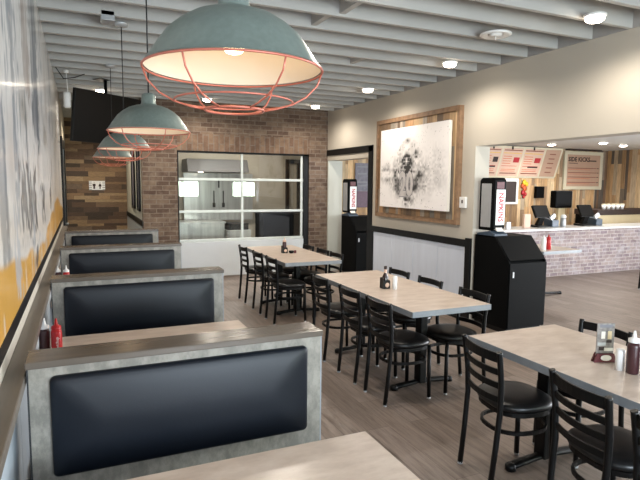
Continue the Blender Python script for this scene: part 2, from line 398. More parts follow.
build('door_handle', MB().tube([(XL + .015, 10.05, 1.0), (XL + .07, 10.05, 1.0), (XL + .07, 10.17, 1.0)], .01, 8), M['silver'], d1)

# mural: streaked abstract, yellow band low down, dark block shapes
NU, NV = 1000, 170
MY0, MY1, MZ0, MZ1 = -2.5, 9.35, 1.165, 3.08
Yg = np.linspace(MY0, MY1, NU)[None].repeat(NV, 0); Zg = np.linspace(MZ0, MZ1, NV)[:, None].repeat(NU, 1)
def L3(h): return np.array(lin(h)[:3])
base = L3('#dfddda')[None, None] * (.82 + .14 * vnoise(NV, NU, 4, 18) + .16 * vnoise(NV, NU, 70, 420))[..., None]
def blend(c, a): 
    global base
    a = np.clip(a, 0, 1)[..., None]; base = base * (1 - a) + L3(c) * a
st = vnoise(NV, NU, 5, 150); st2 = vnoise(NV, NU, 3, 60); ps = vnoise(NV, NU, 3, 22); fine = vnoise(NV, NU, 30, 300)
sc = vnoise(NV, NU, 26, 520); sc2 = vnoise(NV, NU, 9, 260)
blend('#5f6b7b', (st * .6 + ps * .6 + sc * .35 - .99) * 4)
blend('#7f8894', (sc2 * .9 + ps * .5 + sc * .3 - 1.18) * 4)
blend('#e9e7e3', (st2 + vnoise(NV, NU, 2, 30) - 1.15) * 2.5)
blend('#8d7a70', (st2 * .7 + vnoise(NV, NU, 3, 16) * .6 - .92) * 2.6)
def blob(y0, y1, z0, z1, e=.03, ez=.05):
    w = (fine - .5) * .22
    return np.clip((Yg - y0 + w) / e, 0, 1) * np.clip((y1 - Yg + w) / e, 0, 1) * np.clip((Zg - z0 + w) / ez, 0, 1) * np.clip((z1 - Zg + w) / ez, 0, 1)
blend('#59636f', blob(3.95, 4.6, 1.95, 3.1) * (.35 + .7 * st))
blend('#8c7669', blob(3.4, 3.8, 2.2, 3.1) * (.2 + .7 * st))
blend('#707a86', blob(2.2, 2.45, 1.3, 2.0) * (.3 + .7 * st))
blend('#737f8d', blob(2.75, 2.95, 1.5, 2.6) * (.2 + .6 * st2))
yl = 1.40 + .10 * np.sin(Yg * 1.1) + .1 * (vnoise(NV, NU, 1, 30) - .5)
blend('#d7a03a', np.clip((yl - Zg) / .03, 0, 1) * (.95 - .5 * (st > .72)))
blend('#d9b987', np.clip((.22 - abs(Zg - yl - .1)) / .25, 0, 1) * .25)
for (a, b, c, d) in ((2.95, 3.3, 1.46, 1.78), (3.35, 3.95, 1.42, 1.76), (4.45, 4.8, 1.4, 1.68), (1.3, 1.7, 1.4, 1.9), (5.6, 5.9, 1.42, 1.75), (.2, .6, 1.35, 1.9)):
    blend('#4c4d52', blob(a, b, c, d, .04, .05) * (.55 + .5 * st))
for (a, b) in ((2.62, 2.8), (3.6, 3.72), (4.1, 4.16), (4.9, 5.0), (6.3, 6.4)):
    blend('#b9bcc0', blob(a, b, 1.17, 1.6, .03) * .8)
blend('#4b4e55', blob(3.62, 3.95, 1.17, 1.3, .1, .05))
color_grid('wall_left_mural', (XL + .012, MY0, MZ0), (0, MY1 - MY0, 0), (0, 0, MZ1 - MZ0), base, M['mural'])['kind'] = 'structure'
struct('trim_9', MB().box(XL, XL + .011, MY0, MY1, MZ0, MZ1), M['white'])

# garage door in the brick wall
gd = struct('door_2', MB().box(WX1 - .10, WX1, YB + .02, YB + .14, 0, WZ1).box(WX0, WX0 + .025, YB + .02, YB + .14, 0, WZ1).box(WX0, WX1, YB + .02, YB + .14, WZ1 - .03, WZ1), M['blacktrim'])
fy0, fy1 = YB + .05, YB + .09
gf = MB()
for z in (.68, 1.20, 1.775): gf.box(WX0 + .025, WX1 - .1, fy0, fy1, z - .022, z + .022)
for x in (2.72, WX1 - .13): gf.box(x - .02, x + .02, fy0 + .002, fy1 - .002, .66, WZ1 - .03)
build('door_frame_bars', gf, M['alu'], gd, .003)
build('door_lower_panel', MB().box(WX0 + .025, WX1 - .1, fy0 - .03, fy1, .02, .655), M['doorpanel'], gd, .006)
build('window_pane', MB().box(WX0 + .03, WX1 - .1, fy0 + .018, fy0 + .022, .66, WZ1 - .03), M['glass'], gd)

# ------------------------------------------------------------------ kitchen behind the glass
struct('wall_kitchen', MB().box(BX0 + .12, 5.1, 12.5, 12.6, 0, TOP).box(5.0, 5.1, YB + .22, 12.5, 0, TOP), M['tile'])
struct('ceiling_kitchen', MB().box(BX0 + .12, 5.1, YB + .2, 12.6, 3.15, 3.3), M['palepaint'])
hd = thing('range_hood', 'stainless range hood with dark canopy behind the left kitchen glass', 'range hood', (2.8, 12.1, 1.95))
build('canopy', MB().prism([(-.35, .0), (.38, .0), (.38, .28), (-.2, .28)], 'x', -.68, .68), M['darksteel'], hd, .005)
build('back_panel', MB().box(-.66, .95, .3, .36, -1.1, -.02), M['steel'], hd)
for x in (.02, .24): build('utensil', MB().box(x - .012, x + .012, .27, .295, -.75, -.42).box(x - .03, x + .03, .27, .295, -.8, -.7), M['blackmetal'], hd)
build('utensil', MB().box(.12, .15, .27, .295, -.35, -.15), M['blackmetal'], hd)
build('hood_light', MB().lathe([(.0, -.012), (.05, -.01), (.055, 0)], (-.35, -.05, 0), 12), M['lens'], hd)
ft = thing('prep_counter', 'stainless kitchen prep counter with black front seen low through the glass', 'counter', (2.3, 11.5, 0))
build('worktop', MB().box(-.6, .5, -.3, .3, .86, .9), M['steel'], ft, .004)
build('cabinet_body', MB().box(-.58, .48, -.26, .28, .0, .859), M['steel'], ft)
fr = thing('fryer', 'black fryer below the hood behind the kitchen glass', 'fryer', (3.05, 11.35, 0))
build('body', MB().box(-.26, .26, -.3, .3, 0, .72), M['steel'], fr, .01)
build('fry_basket', MB().box(-.22, .22, -.25, .2, .721, .86), M['blackmetal'], fr, .01)
dk = thing('storage_unit', 'dark low storage unit along the beige kitchen wall', 'cabinet', (4.35, 12.1, 0))
build('body', MB().box(-.52, .58, -.3, .35, 0, 1.0), M['blacklam'], dk, .01)
build('worktop', MB().box(-.54, .6, -.32, .35, 1.0, 1.04), M['blackmetal'], dk)
tag(build('wall_speaker', MB().box(2.1, 2.3, 12.2, 12.4, 2.5, 2.75), M['blackmetal'], None, .01), 'small black box mounted high on the kitchen wall above the hood', 'speaker')
kd = struct('door_3', MB().box(4.62, 4.7, 12.44, 12.5, 1.041, 2.3).box(4.92, 5.0, 12.44, 12.5, 1.041, 2.3).box(4.7, 4.92, 12.44, 12.5, 2.2, 2.3), M['blackmetal'])
sh = thing('wire_shelf', 'kitchen shelf with pans left of the hood behind glass', 'shelf', (1.62, 12.2, 0))
for z in (1.0, 1.35): build('shelf_board', MB().box(-.3, .25, -.2, .25, z, z + .02), M['steel'], sh)
for x in (-.28, .23): build('post', MB().box(x - .012, x + .012, -.19, -.165, 0, 1.5), M['steel'], sh)
for (x, z, rr) in ((-.1, 1.02, .1), (.1, 1.37, .08)):
    p = tag(build('stock_pot', MB().lathe([(0, 0), (rr, 0), (rr, .14), (rr - .01, .14), (rr - .01, .01), (0, .01)], (1.62 + x, 12.2, z), 16), M['steel']),
        'steel pot on the %s board of the kitchen shelf' % ('lower' if z < 1.2 else 'upper'), 'pot')

# ------------------------------------------------------------------ artwork
aw = thing('canvas_artwork', 'large sports canvas print on a reclaimed wood plank frame', 'wall art', (XR, 6.61, 1.21))
pb = MB()
PALA = ['#9a7c5c', '#b89068', '#80684f', '#c5a47c', '#8e8578', '#a89c8e', '#cdb089', '#7a6450']
planks(pb, lambda u0, u1, v0, v1, d, c: pb.box(-.035 - d, -.001, -1.04 + u0, -1.04 + u1, .05 + v0, .05 + v1, c), 1.98, 1.40, .1, PALA, 1.42, 1.6, .004)
build('plank_backing', pb, M['artplanks'], aw)
build('frame', MB().box(-.06, -.001, -1.09, -1.03, 0, 1.5).box(-.06, -.001, .93, .99, 0, 1.5).box(-.06, -.001, -1.03, .93, 0, .06).box(-.06, -.001, -1.03, .93, 1.44, 1.5), M['frameh'], aw, .003)
cv = build('canvas', MB().box(-.1, -.06, -.94, .77, .165, 1.33), M['paper'], aw, .003)
nu, nv = 190, 130
U, V = np.meshgrid(np.linspace(0, 1, nu), np.linspace(0, 1, nv))     # u: left->right as seen (y from high to low), v: up
img = np.ones((nv, nu)) * .9
def ell(cx, cy, rx, ry, s=.02): return np.clip((1 - np.sqrt(((U - cx) / rx) ** 2 + ((V - cy) / ry) ** 2)) / s * min(rx, ry), 0, 1)
n1 = vnoise(nv, nu, 40, 55); n2 = vnoise(nv, nu, 12, 16); n3 = vnoise(nv, nu, 100, 150); n4 = vnoise(nv, nu, 6, 8)
img -= .36 * ell(.45, .38, .36, .42, .14) * np.clip(n1 * .7 + n2 * .8 - .35, 0, 1)      # torso shading
img -= .42 * ell(.12, .42, .2, .2, .1) * np.clip(n1 * .5 + n2 * .9 - .42, 0, 1)         # left arm
img -= .34 * ell(.8, .45, .24, .42, .14) * np.clip(n1 * .5 + n4 * .9 - .5, 0, 1)        # cloudy right side
img -= .55 * (ell(.44, .66, .17, .21, .03) - ell(.44, .66, .13, .17, .03)) * np.clip(n1 + n2 - .75, 0, 1)
img += .06 * ell(.44, .66, .12, .16, .04)
img -= .22 * ell(.47, .32, .26, .26, .12) * (.35 + n2)
img -= .14 * ell(.45, .70, .16, .20, .05) * (.3 + n2)
img -= .42 * ell(.43, .58, .095, .10, .03) * (.75 + .4 * n1)                            # face opening
for dy in (-.045, 0, .045): img += .30 * ell(.43, .575 + dy, .075, .009, .005)
img += .25 * ell(.43, .575, .008, .08, .005)
img -= .48 * ell(.42, .45, .21, .032, .015) * n1 + .22 * ell(.16, .48, .2, .03, .02) * (n2 + .3) + .2 * ell(.14, .36, .18, .04, .03) * (n2 + .2)
for cx in (.27, .61): img -= .25 * ell(cx, .28, .05, .24, .04) * (n2 + .1)
img -= .4 * ell(.46, .10, .14, .10, .05) * np.clip(n1 + n2 * .6 - .6, 0, 1)
img -= .45 * ((n3 > .90) & (n2 > .45)) * (.3 + n4)
img = .9 - (.9 - img) * 1.45; img = np.clip(img, .05, .92)
cg = np.stack([img * 1.0, img * .965, img * .95], -1)
color_grid('print_surface', (-.1015, .77, .165), (0, -1.71, 0), (0, 0, 1.165), cg, M['canvas'], cv)
mt = Matrix.Translation((-.1025, .03, .165 + .33)) @ Matrix(((0, 0, -1, 0), (-1, 0, 0, 0), (0, 1, 0, 0), (0, 0, 0, 1)))
text_part('jersey_number', '20', .48, M['greyink'], cv, mt, .0004, .72, .028)
text_part('jersey_number_fill', '20', .48, M['canvaswhite'], cv, Matrix.Translation((-.0008, 0, 0)) @ mt, .0004, .72, .018)
sw = thing('thermostat', 'small white thermostat on the cream wall right of the artwork', 'thermostat', (XR, 5.46, 1.5))
build('housing', MB().box(-.03, -.001, -.06, .06, -.07, .07), M['whiteplastic'], sw, .006); build('dial', MB().box(-.034, -.03, -.012, .012, -.01, .03), M['ink'], sw)

# ------------------------------------------------------------------ chair
CH = 'black metal ladder-back chair'
def make_chair(label):
    t = thing('dining_chair', label, 'chair')
    for s in (-1, 1):
        pts = [(s * .159, -.25, .008), (s * .163, -.226, .25), (s * .167, -.21, .46), (s * .173, -.214, .62), (s * .18, -.238, .80), (s * .181, -.241, .812)]
        p = build('back_post', MB().sweep(pts, [(.0165 * math.cos(a * PI / 4), .0165 * math.sin(a * PI / 4)) for a in range(8)], (0, 1, 0)), M['blackmetal'], t)
        build('glide', MB().lathe([(0, 0), (.016, 0), (.016, .014), (0, .014)], (s * .159, -.25, 0), 10), M['silver'], p)
        pts = [(s * .162, .158, .008), (s * .156, .152, .44)]
        p = build('front_leg', MB().tube(pts, .016, 8, up=(0, 1, 0)), M['blackmetal'], t)
        build('glide', MB().lathe([(0, 0), (.016, 0), (.016, .014), (0, .014)], (s * .162, .158, 0), 10), M['silver'], p)
    for z, h in ((.775, .055), (.69, .036), (.61, .036), (.53, .036)):
        w = .167 + (z - .46) * .038; yb = -.208 - max(0, z - .62) * .15
        pts = [(-w + 2 * w * q / 10, yb - .035 * (1 - (2 * q / 10 - 1) ** 2), z) for q in range(11)]
        build('slat', MB().bar(pts, .012, h), M['blackmetal'], t, .003)
    def rr(rx, ry, z, n=28, p=2.8):
        return [(rx * math.copysign(abs(math.cos(2 * PI * q / n)) ** (2 / p), math.cos(2 * PI * q / n)), .0 + ry * math.copysign(abs(math.sin(2 * PI * q / n)) ** (2 / p), math.sin(2 * PI * q / n)), z) for q in range(n)]
    build('seat_frame', MB().bar(rr(.185, .172, .432), .02, .026, closed=True), M['blackmetal'], t)
    sm = MB(); ring = [(.185, .18, .446), (.203, .191, .455), (.207, .195, .47), (.198, .187, .487), (.17, .16, .497), (.10, .1, .502), (.02, .02, .503)]
    vs = []; n = 28
    for a, b, z in ring: vs += rr(a, b, z, n)
    fs = [(i * n + q, i * n + (q + 1) % n, (i + 1) * n + (q + 1) % n, (i + 1) * n + q) for i in range(len(ring) - 1) for q in range(n)] + [tuple(range(n))[::-1], tuple((len(ring) - 1) * n + q for q in range(n))]
    sm.add(vs, fs, True); build('seat', sm, M['vinyl'], t)
    build('ring_stretcher', MB().bar(rr(.166, .176, .315, 28, 2.4), .014, .022, closed=True), M['blackmetal'], t)
    return t
G1, G2, G3 = 'chairs at the nearest dining table', 'chairs at the middle dining table', 'chairs at the far dining table'
ch0 = make_chair(CH + ' left of the nearest table, at its far end')
XA, XBk = 2.385, 2.80
ch0.location = (2.325, 2.35, 0); ch0.rotation_euler = (0, 0, -PI/2 - .14); ch0['group'] = G1
def chair(x, y, rz, label, g): return copy_thing(ch0, (x, y, 0), rz, CH + ' ' + label, g)
chair(2.325, 1.68, -PI/2 - .15, 'left of the nearest table, cut by the bottom edge', G1)
chair(2.25, 1.19, -PI/2 - .12, 'in the bottom right corner of the photo', G1)
chair(2.88, 2.385, PI/2, 'right of the nearest table, rail behind the menu card', G1)
chair(2.83, 1.55, PI/2, 'right of the nearest table, behind the brown squeeze bottles', G1)
chair(XA - .025, 3.625, -PI/2, 'left of the middle table, closest of its row', G2)
chair(XA - .025, 4.13, -PI/2, 'left of the middle table, second of three', G2)
chair(XA - .025, 4.77, -PI/2, 'left of the middle table, at its far end', G2)
chair(2.85, 3.64, PI/2, 'right of the middle table, nearest to the black waste cabinet', G2)
chair(2.85, 4.28, PI/2, 'right of the middle table, top rail against the wall panels', G2)
chair(2.85, 4.84, PI/2, 'right of the middle table, just behind the sauce caddy', G2)
chair(XA - .028, 6.24, -PI/2, 'left of the far table, closest of its row', G3)
chair(XA - .028, 6.80, -PI/2, 'left of the far table, second of three', G3)
chair(XA - .028, 7.50, -PI/2, 'left of the far table, leftmost in front of the white panel', G3)
chair(2.83, 6.34, PI/2, 'right of the far table, beside the rear waste cabinet', G3)
chair(2.83, 6.78, PI/2, 'right of the far table, middle one against the brick', G3)
chair(2.83, 7.30, PI/2, 'right of the far table, behind its far corner', G3)
chair(8.80, 5.82, -PI/2 + .1, 'at the right photo edge in front of the counter', 'chair by the order counter')

# ------------------------------------------------------------------ dining tables
def make_table(label, x0, x1, y0, y1, bases, name='dining_table', fh=.28):
    cx, cy = (x0 + x1) / 2, (y0 + y1) / 2; t = thing(name, label, 'table', (cx, cy, 0)); hx, hy = (x1 - x0) / 2, (y1 - y0) / 2
    build('tabletop', MB().box(-hx + .003, hx - .003, -hy + .003, hy - .003, .722, .76), M['table'], t)
    e = MB()
    for a in ((-hx, hx, -hy, -hy + .003), (-hx, hx, hy - .003, hy), (-hx, -hx + .003, -hy, hy), (hx - .003, hx, -hy, hy)): e.box(*a, .715, .7595)
    build('edge_band', e, M['edgetrim'], t)
    for b in bases:
        build('mounting_plate', MB().box(-.2, .2, b - .06, b + .06, .70, .721), M['blackmetal'], t, .005)
        build('column', MB().box(-.055, .015, b - .045, b + .045, .03, .70), M['blackmetal'], t, .01)
        f = MB(); pts = [(-fh, b, .022), (-.2, b, .03), (0, b, .045), (.2, b, .03), (fh, b, .022)]
        f.sweep(pts, [(.032 * math.cos(q * PI / 4), .02 * math.sin(q * PI / 4)) for q in range(8)])
        for sx in (-fh, fh): f.lathe([(0, 0), (.034, 0), (.034, .03), (.02, .042), (0, .044)], (sx, b, 0), 12)
        build('foot_bar', f, M['blackmetal'], t)
    return t
t = make_table('long beige dining table nearest the camera, cut by the right photo edge', 2.238, 2.99, .84, 2.68, (-.55, .60))
t['group'] = 'long dining tables'
t = make_table('long beige dining table in the middle with pale grey near edge', 2.256, 3.015, 3.34, 5.18, (-.53, .55)); t['group'] = 'long dining tables'
t = make_table('long dining table farthest away in front of the glazed garage door', 2.23, 2.99, 6.03, 7.80, (-.36, .325)); t['group'] = 'long dining tables'
make_table('small square wood-top table in front of the brick counter', 6.15, 6.93, 5.78, 6.58, (0,), 'cafe_table', .42)
for i, (y1, lab) in enumerate(((1.76, 'booth table at the photo bottom edge, closest to the camera'), (3.61, 'booth table with red and white squeeze bottles at the wall end'),
                               (5.46, 'booth table mostly hidden behind the second booth back'), (7.3, 'booth table hidden behind the third booth back'))):
    x0, x1 = XL + .03, .985; t = thing('booth_table', lab, 'table', ((x0 + x1) / 2, y1 - .38, 0), 0, 'booth tables'); hx = (x1 - x0) / 2
    build('tabletop', MB().box(-hx + .003, hx - .003, -.377, .377, .722, .76), M['table'], t)
    build('edge_band', MB().box(-hx, hx, -.38, -.377, .717, .7595).box(-hx, hx, .377, .38, .717, .7595).box(hx - .003, hx, -.38, .38, .717, .7595), M['table'], t)
    build('column', MB().box(-.04, .04, -.04, .04, .03, .72), M['blackmetal'], t, .01)
    build('foot_bar', MB().box(-.28, .28, -.03, .03, 0, .04).box(-.03, .03, -.28, .28, 0, .04), M['blackmetal'], t, .01)

# ------------------------------------------------------------------ booths
def pad_mesh(x0, x1, z0, z1, y, d):
    """soft rounded upholstered pad facing -y if d<0"""
    m = MB(); n = 40; cx, cz = (x0 + x1) / 2, (z0 + z1) / 2; hx, hz = (x1 - x0) / 2, (z1 - z0) / 2
    def ring(inset, yy, rad):
        pts = []
        for (sx, sz, a0) in ((1, 1, 0), (-1, 1, 90), (-1, -1, 180), (1, -1, 270)):
            for q in range(6):
                a = math.radians(a0 + q * 18)
                pts.append((cx + sx * (hx - inset - rad) + rad * math.cos(a), yy, cz + sz * (hz - inset - rad) + rad * math.sin(a)))
        return pts
    rs = [ring(0, y, .02), ring(0, y + d * .32, .02), ring(.004, y + d * .45, .022), ring(.014, y + d * .56, .03), ring(.04, y + d * .70, .04), ring(.07, y + d * .81, .04), ring(.105, y + d * .91, .035), ring(.145, y + d * .98, .03), ring(.175, y + d, .01)]
    vs = [p for r_ in rs for p in r_]; k_ = len(rs[0])
    fs = [(i * k_ + q, i * k_ + (q + 1) % k_, (i + 1) * k_ + (q + 1) % k_, (i + 1) * k_ + q) for i in range(len(rs) - 1) for q in range(k_)]
    fs.append(tuple((len(rs) - 1) * k_ + q for q in range(k_))); m.add(vs, fs, True); return m
def make_booth(label, y):
    """y: front face of the divider, top .15 deep"""
    x0, x1, D = -.2, .962, .15
    t = thing('booth_bench', label, 'booth', ((x0 + x1) / 2, y + D / 2, 0), 0, 'booth benches along the mural wall'); h = (x1 - x0) / 2; d = D / 2
    build('back_frame', MB().box(-h + .006, h - .006, -d, d, 0, 1.045), M['boothlam'], t)
    build('cap', MB().box(-h - .004, h + .004, -d - .008, d + .008, 1.045, 1.072), M['boothcap'], t, .004)
    build('end_edge', MB().box(h - .006, h, -d, d, 0, 1.045), M['edgetrim'], t); build('end_edge', MB().box(-h, -h + .006, -d - .002, d + .002, 0, 1.045), M['darkedge'], t)
    build('back_pad', pad_mesh(-h + .075, h - .075, .63, 1.012, -d, -.05), M['padvinyl'], t)
    build('back_pad', pad_mesh(-h + .075, h - .075, .63, 1.012, d, .05), M['padvinyl'], t)
    for s in (-1, 1):
        a, b = sorted((s * (d + .001), s * (d + .44)))
        build('seat_base', MB().box(-h, h, a, b, .05, .38), M['boothlam'], t)
        build('seat_cushion', MB().box(-h, h, a, b + (.02 if s > 0 else 0), .381, .47), M['padvinyl'], t, .02, segs=3)
    return t
make_booth('booth bench nearest the camera, its large dark pad at the lower left', 2.13)
make_booth('second booth bench, behind the red squeeze bottle', 3.94)
make_booth('third booth bench from the camera, two white bottle tips before it', 5.79)
make_booth('farthest booth bench, in front of the plank-clad alcove', 7.65)

# ------------------------------------------------------------------ bottles and table things
def squeeze(name, label, x, y, body, tip, bodyname='bottle_body', r=.028, h=.15, z=.76):
    t = thing(name, label, 'bottle', (x, y, z))
    build('bottle_body', MB().lathe([(0, 0), (r * .9, 0), (r, .006), (r, h * .86), (r * .86, h), (0, h)], n=20), body, t)
    build('cap', MB().lathe([(r * .9, h), (r * .9, h + .016), (r * .35, h + .024), (r * .16, h + .058), (0, h + .06)], n=16), tip, t)
    return t
squeeze('squeeze_bottle', 'dark squeeze bottle with white tip at the wall end of the booth table', -.208, 3.26, M['brownsauce'], M['whiteplastic'])
rb = squeeze('ketchup_bottle', 'red squeeze bottle with white lettering on the booth table', -.147, 3.23, M['redplastic'], M['redplastic'])
mt = Matrix.Translation((0, -.0285, .07)) @ Matrix.Rotation(PI/2, 4, 'X')
text_part('label_text', 'ketchup', .022, M['whiteplastic'], rb, Matrix.Translation((.004, -.0287, .075)) @ Matrix.Rotation(PI/2, 4, 'X') @ Matrix.Rotation(PI/2, 4, 'Z') @ Matrix.Scale(1, 4), .0008)
squeeze('squeeze_bottle', 'white-tipped bottle beyond the second booth back, next to the wall', -.21, 5.3, M['brownsauce'], M['whiteplastic'])
squeeze('squeeze_bottle', 'white-tipped bottle beyond the second booth back, further from the wall', -.14, 5.28, M['redplastic'], M['whiteplastic'])
squeeze('squeeze_bottle', 'brown squeeze bottle with white tip beside the white shaker', 2.575, 1.80, M['brownsauce'], M['whiteplastic'], r=.031, h=.165)
squeeze('squeeze_bottle', 'brown squeeze bottle cut by the right photo edge', 2.605, 1.735, M['brownsauce'], M['whiteplastic'], r=.031, h=.16)
squeeze('ketchup_bottle', 'red squeeze bottle on the small square table by the counter', 6.42, 5.95, M['redplastic'], M['redplastic'], r=.036, h=.17)
squeeze('squeeze_bottle', 'white squeeze bottle on the small square table by the counter', 6.3, 5.93, M['whiteplastic'], M['whiteplastic'], r=.036, h=.17)
def shaker(label, x, y, r=.02, h=.09):
    t = thing('salt_shaker', label, 'shaker', (x, y, .76))
    build('body', MB().lathe([(0, 0), (r, 0), (r, h * .9), (r * .95, h * .92), (0, h * .92)], n=16), M['whiteplastic'], t)
    build('lid', MB().lathe([(r * .95, h * .92), (r * .9, h), (0, h * 1.02)], n=16), M['whiteplastic'], t); return t
shaker('white shaker between the menu card and the brown squeeze bottles', 2.562, 1.862, .023, .11)
shaker('white shaker beside the sauce caddy on the middle table', 2.615, 4.17, .022, .12)
# menu card stand
ms = thing('menu_card_stand', 'upper food-photo menu card', 'menu card', (2.60, 1.985, .76), -.38)
ms['label'] = 'upright food-photo menu card in a dark red foot on the nearest table'
build('card', MB().box(-.048, .048, -.003, .003, .02, .215), M['food'], ms)
fp = [(-.066, 0), (.066, 0), (.047, .05), (-.047, .05)]
build('stand_foot', MB().prism(fp, 'y', -.018, -.004), M['redstand'], ms, .003)
build('stand_foot', MB().prism(fp, 'y', .004, .018), M['redstand'], ms, .003)
ov = MB(); ov.prism([(.03 * math.cos(a * PI / 10), .027 + .016 * math.sin(a * PI / 10)) for a in range(20)], 'y', -.021, -.0182); build('oval_label', ov, M['paper'], ms)
for (x, z, w, h, m_) in ((-.014, .15, .022, .04, 'paper'), (.022, .15, .022, .045, 'cream'), (-.02, .10, .045, .018, 'silver'), (.02, .07, .05, .018, 'paper'), (0, .20, .07, .016, 'greyink'), (.02, .115, .03, .015, 'ink'), (-.02, .075, .03, .02, 'ink')):
    build('food_picture', MB().box(x - w/2, x + w/2, -.0045, -.003, z - h/2, z + h/2), M[m_], ms, .001)
# sauce caddies
def caddy(label, x, y, top):
    t = thing('condiment_caddy', label, 'caddy', (x, y, .76))
    build('tray', MB().box(-.036, .036, -.034, .034, 0, .006).box(-.036, -.032, -.034, .034, .006, .1).box(.032, .036, -.034, .034, .006, .07).box(-.032, .032, -.034, -.03, .006, .08).box(-.032, .032, .03, .034, .006, .1), M['blackmetal'], t, .002)
    build('badge', MB().lathe([(0, -.0015), (.022, -.0015), (.022, 0), (0, 0)], n=16).xf(Matrix.Translation((.004, -.0355, .035)) @ Matrix.Rotation(PI/2, 4, 'X')), M['pinkpaper'], t)
    return t
caddy('black caddy holding a tall sauce bottle on the middle table', 2.55, 4.235, 0)
b = thing('sauce_bottle', 'tall dark sauce bottle standing in the caddy on the middle table', 'bottle', (2.552, 4.235, .767), 0)
build('bottle_body', MB().lathe([(0, 0), (.027, 0), (.029, .005), (.029, .1), (.013, .135), (.012, .175), (0, .175)], n=18), M['darkglass'], b)
build('neck_label', MB().lathe([(.0135, .138), (.0135, .17)], n=16), M['pinkpaper'], b); build('cap', MB().lathe([(.015, .175), (.015, .2), (0, .202)], n=16), M['ink'], b)
caddy('black caddy with sauces on the far dining table', 2.55, 6.93, 0)
b = squeeze('squeeze_bottle', 'pink-tipped dark bottle in the caddy on the far table', 2.55, 6.93, M['brownsauce'], M['pinkpaper'], r=.027, h=.15, z=.767)
b = thing('sauce_packet_pile', 'small dark sauce bowl beside the far table caddy', 'bowl', (2.63, 6.87, .76)); build('bowl', MB().lathe([(0, 0), (.028, 0), (.04, .035), (.036, .035), (.024, .006), (0, .006)], n=16), M['blackmetal'], b)
b.name = 'sauce_bowl'
tag(build('paper_tag', MB().box(2.665, 2.70, 6.86, 6.865, .76, .80), M['redstand']), 'small dark red card on the far dining table', 'card')

# ------------------------------------------------------------------ waste cabinets and napkin dispensers
def cabinet(label, x, y, group='waste cabinets'):
    t = thing('waste_cabinet', label, 'waste cabinet', (x, y, 0), 0, group)     # x,y: left front corner; w .57, depth .59
    w = .57; prof = [(0, .06), (.59, .06), (.59, 1.115), (.245, 1.115), (0, .848)]
    build('side_panel', MB().prism(prof, 'x', 0, .018), M['blacklam'], t, .002); build('side_panel', MB().prism(prof, 'x', w - .018, w), M['blacklam'], t, .002)
    build('body', MB().prism([(.02, .06), (.588, .06), (.588, 1.1), (.25, 1.1), (.02, .83)], 'x', .019, w - .019), M['blacklam'], t)
    build('plinth', MB().box(.02, w - .02, .03, .57, 0, .06), M['blackmetal'], t)
    build('door', MB().box(.006, w - .006, -.018, 0, .07, .83), M['blacklam'], t, .003)
    build('top_panel', MB().box(.0, w, .24, .59, 1.1005, 1.117), M['blacklam'], t, .002)
    n = Vector((0, -.267, .245)).normalized()
    fl = MB().prism([(.0 + .012, .855), (.24, 1.104), (.238, 1.112), (.004, .862)], 'x', .02, w - .02); build('chute_panel', fl, M['blacklam'], t)
    build('chute_flap', MB().prism([(.045, .892), (.205, 1.066), (.201, 1.070), (.041, .894)], 'x', .09, w - .09), M['blacklam'], t)
    build('lock_plate', MB().box(.045, .068, -.022, -.018, .665, .735), M['silver'], t, .002)
    return t
cabinet('black slanted-top waste cabinet at the end of the right wall', 4.43, 4.655)
cabinet('black slanted-top waste cabinet seen through the rear doorway', 4.55, 8.62)
def dispenser(label, x, y):
    t = thing('napkin_dispenser', label, 'napkin dispenser', (x, y, 1.118), 0, 'napkin dispensers')
    build('base', MB().prism([(-.04, 0), (.27, 0), (.27, .02), (.05, .06), (-.04, .025)], 'x', -.01, .19), M['bluegrey'], t, .005)
    build('housing', MB().prism([(.03, .06), (.26, .06), (.26, .66), (.22, .69), (.03, .69), (0, .66), (0, .1)], 'x', 0, .18), M['blacklam'], t, .012)
    build('side_window', MB().box(-.003, -.0005, .05, .22, .1, .62), M['silver'], t, .001)
    build('top_sign', MB().box(.035, .145, -.003, -.0005, .56, .64), M['redstand'], t)
    fp = build('front_plate', MB().box(.03, .165, -.005, -.0005, .13, .55), M['whiteplastic'], t, .002)
    text_part('lettering', 'NAPKINS', .1, M['redink'], fp, Matrix.Translation((.098, -.006, .34)) @ Matrix.Rotation(PI/2, 4, 'X') @ Matrix.Rotation(-PI/2, 4, 'Z'), .0006, .84, .0025)
    build('napkin', MB().prism([(-.03, .055), (.03, .075), (.035, .09), (.0, .10)], 'x', .04, .14), M['paper'], t, .004)
    return t
dispenser('upright napkin dispenser on the waste cabinet at the wall end', 4.45, 4.96)
dispenser('upright napkin dispenser on the rear doorway waste cabinet', 4.56, 8.95)
po = thing('hanging_poster', 'blue-grey menu poster on the planks inside the rear doorway', 'poster', (5.26, 9.735, 1.69))
build('upper_print', MB().box(-.16, .16, -.012, 0, -.12, .45), M['poster'], po); build('lower_print', MB().box(-.16, .16, -.012, 0, -.45, -.121), M['posterlow'], po)
for (z, w) in ((.36, .12), (.22, .1), (.05, .12), (-.02, .09)): build('print_block', MB().box(-w, w, -.014, -.012, z, z + .03), M['greyink'], po)

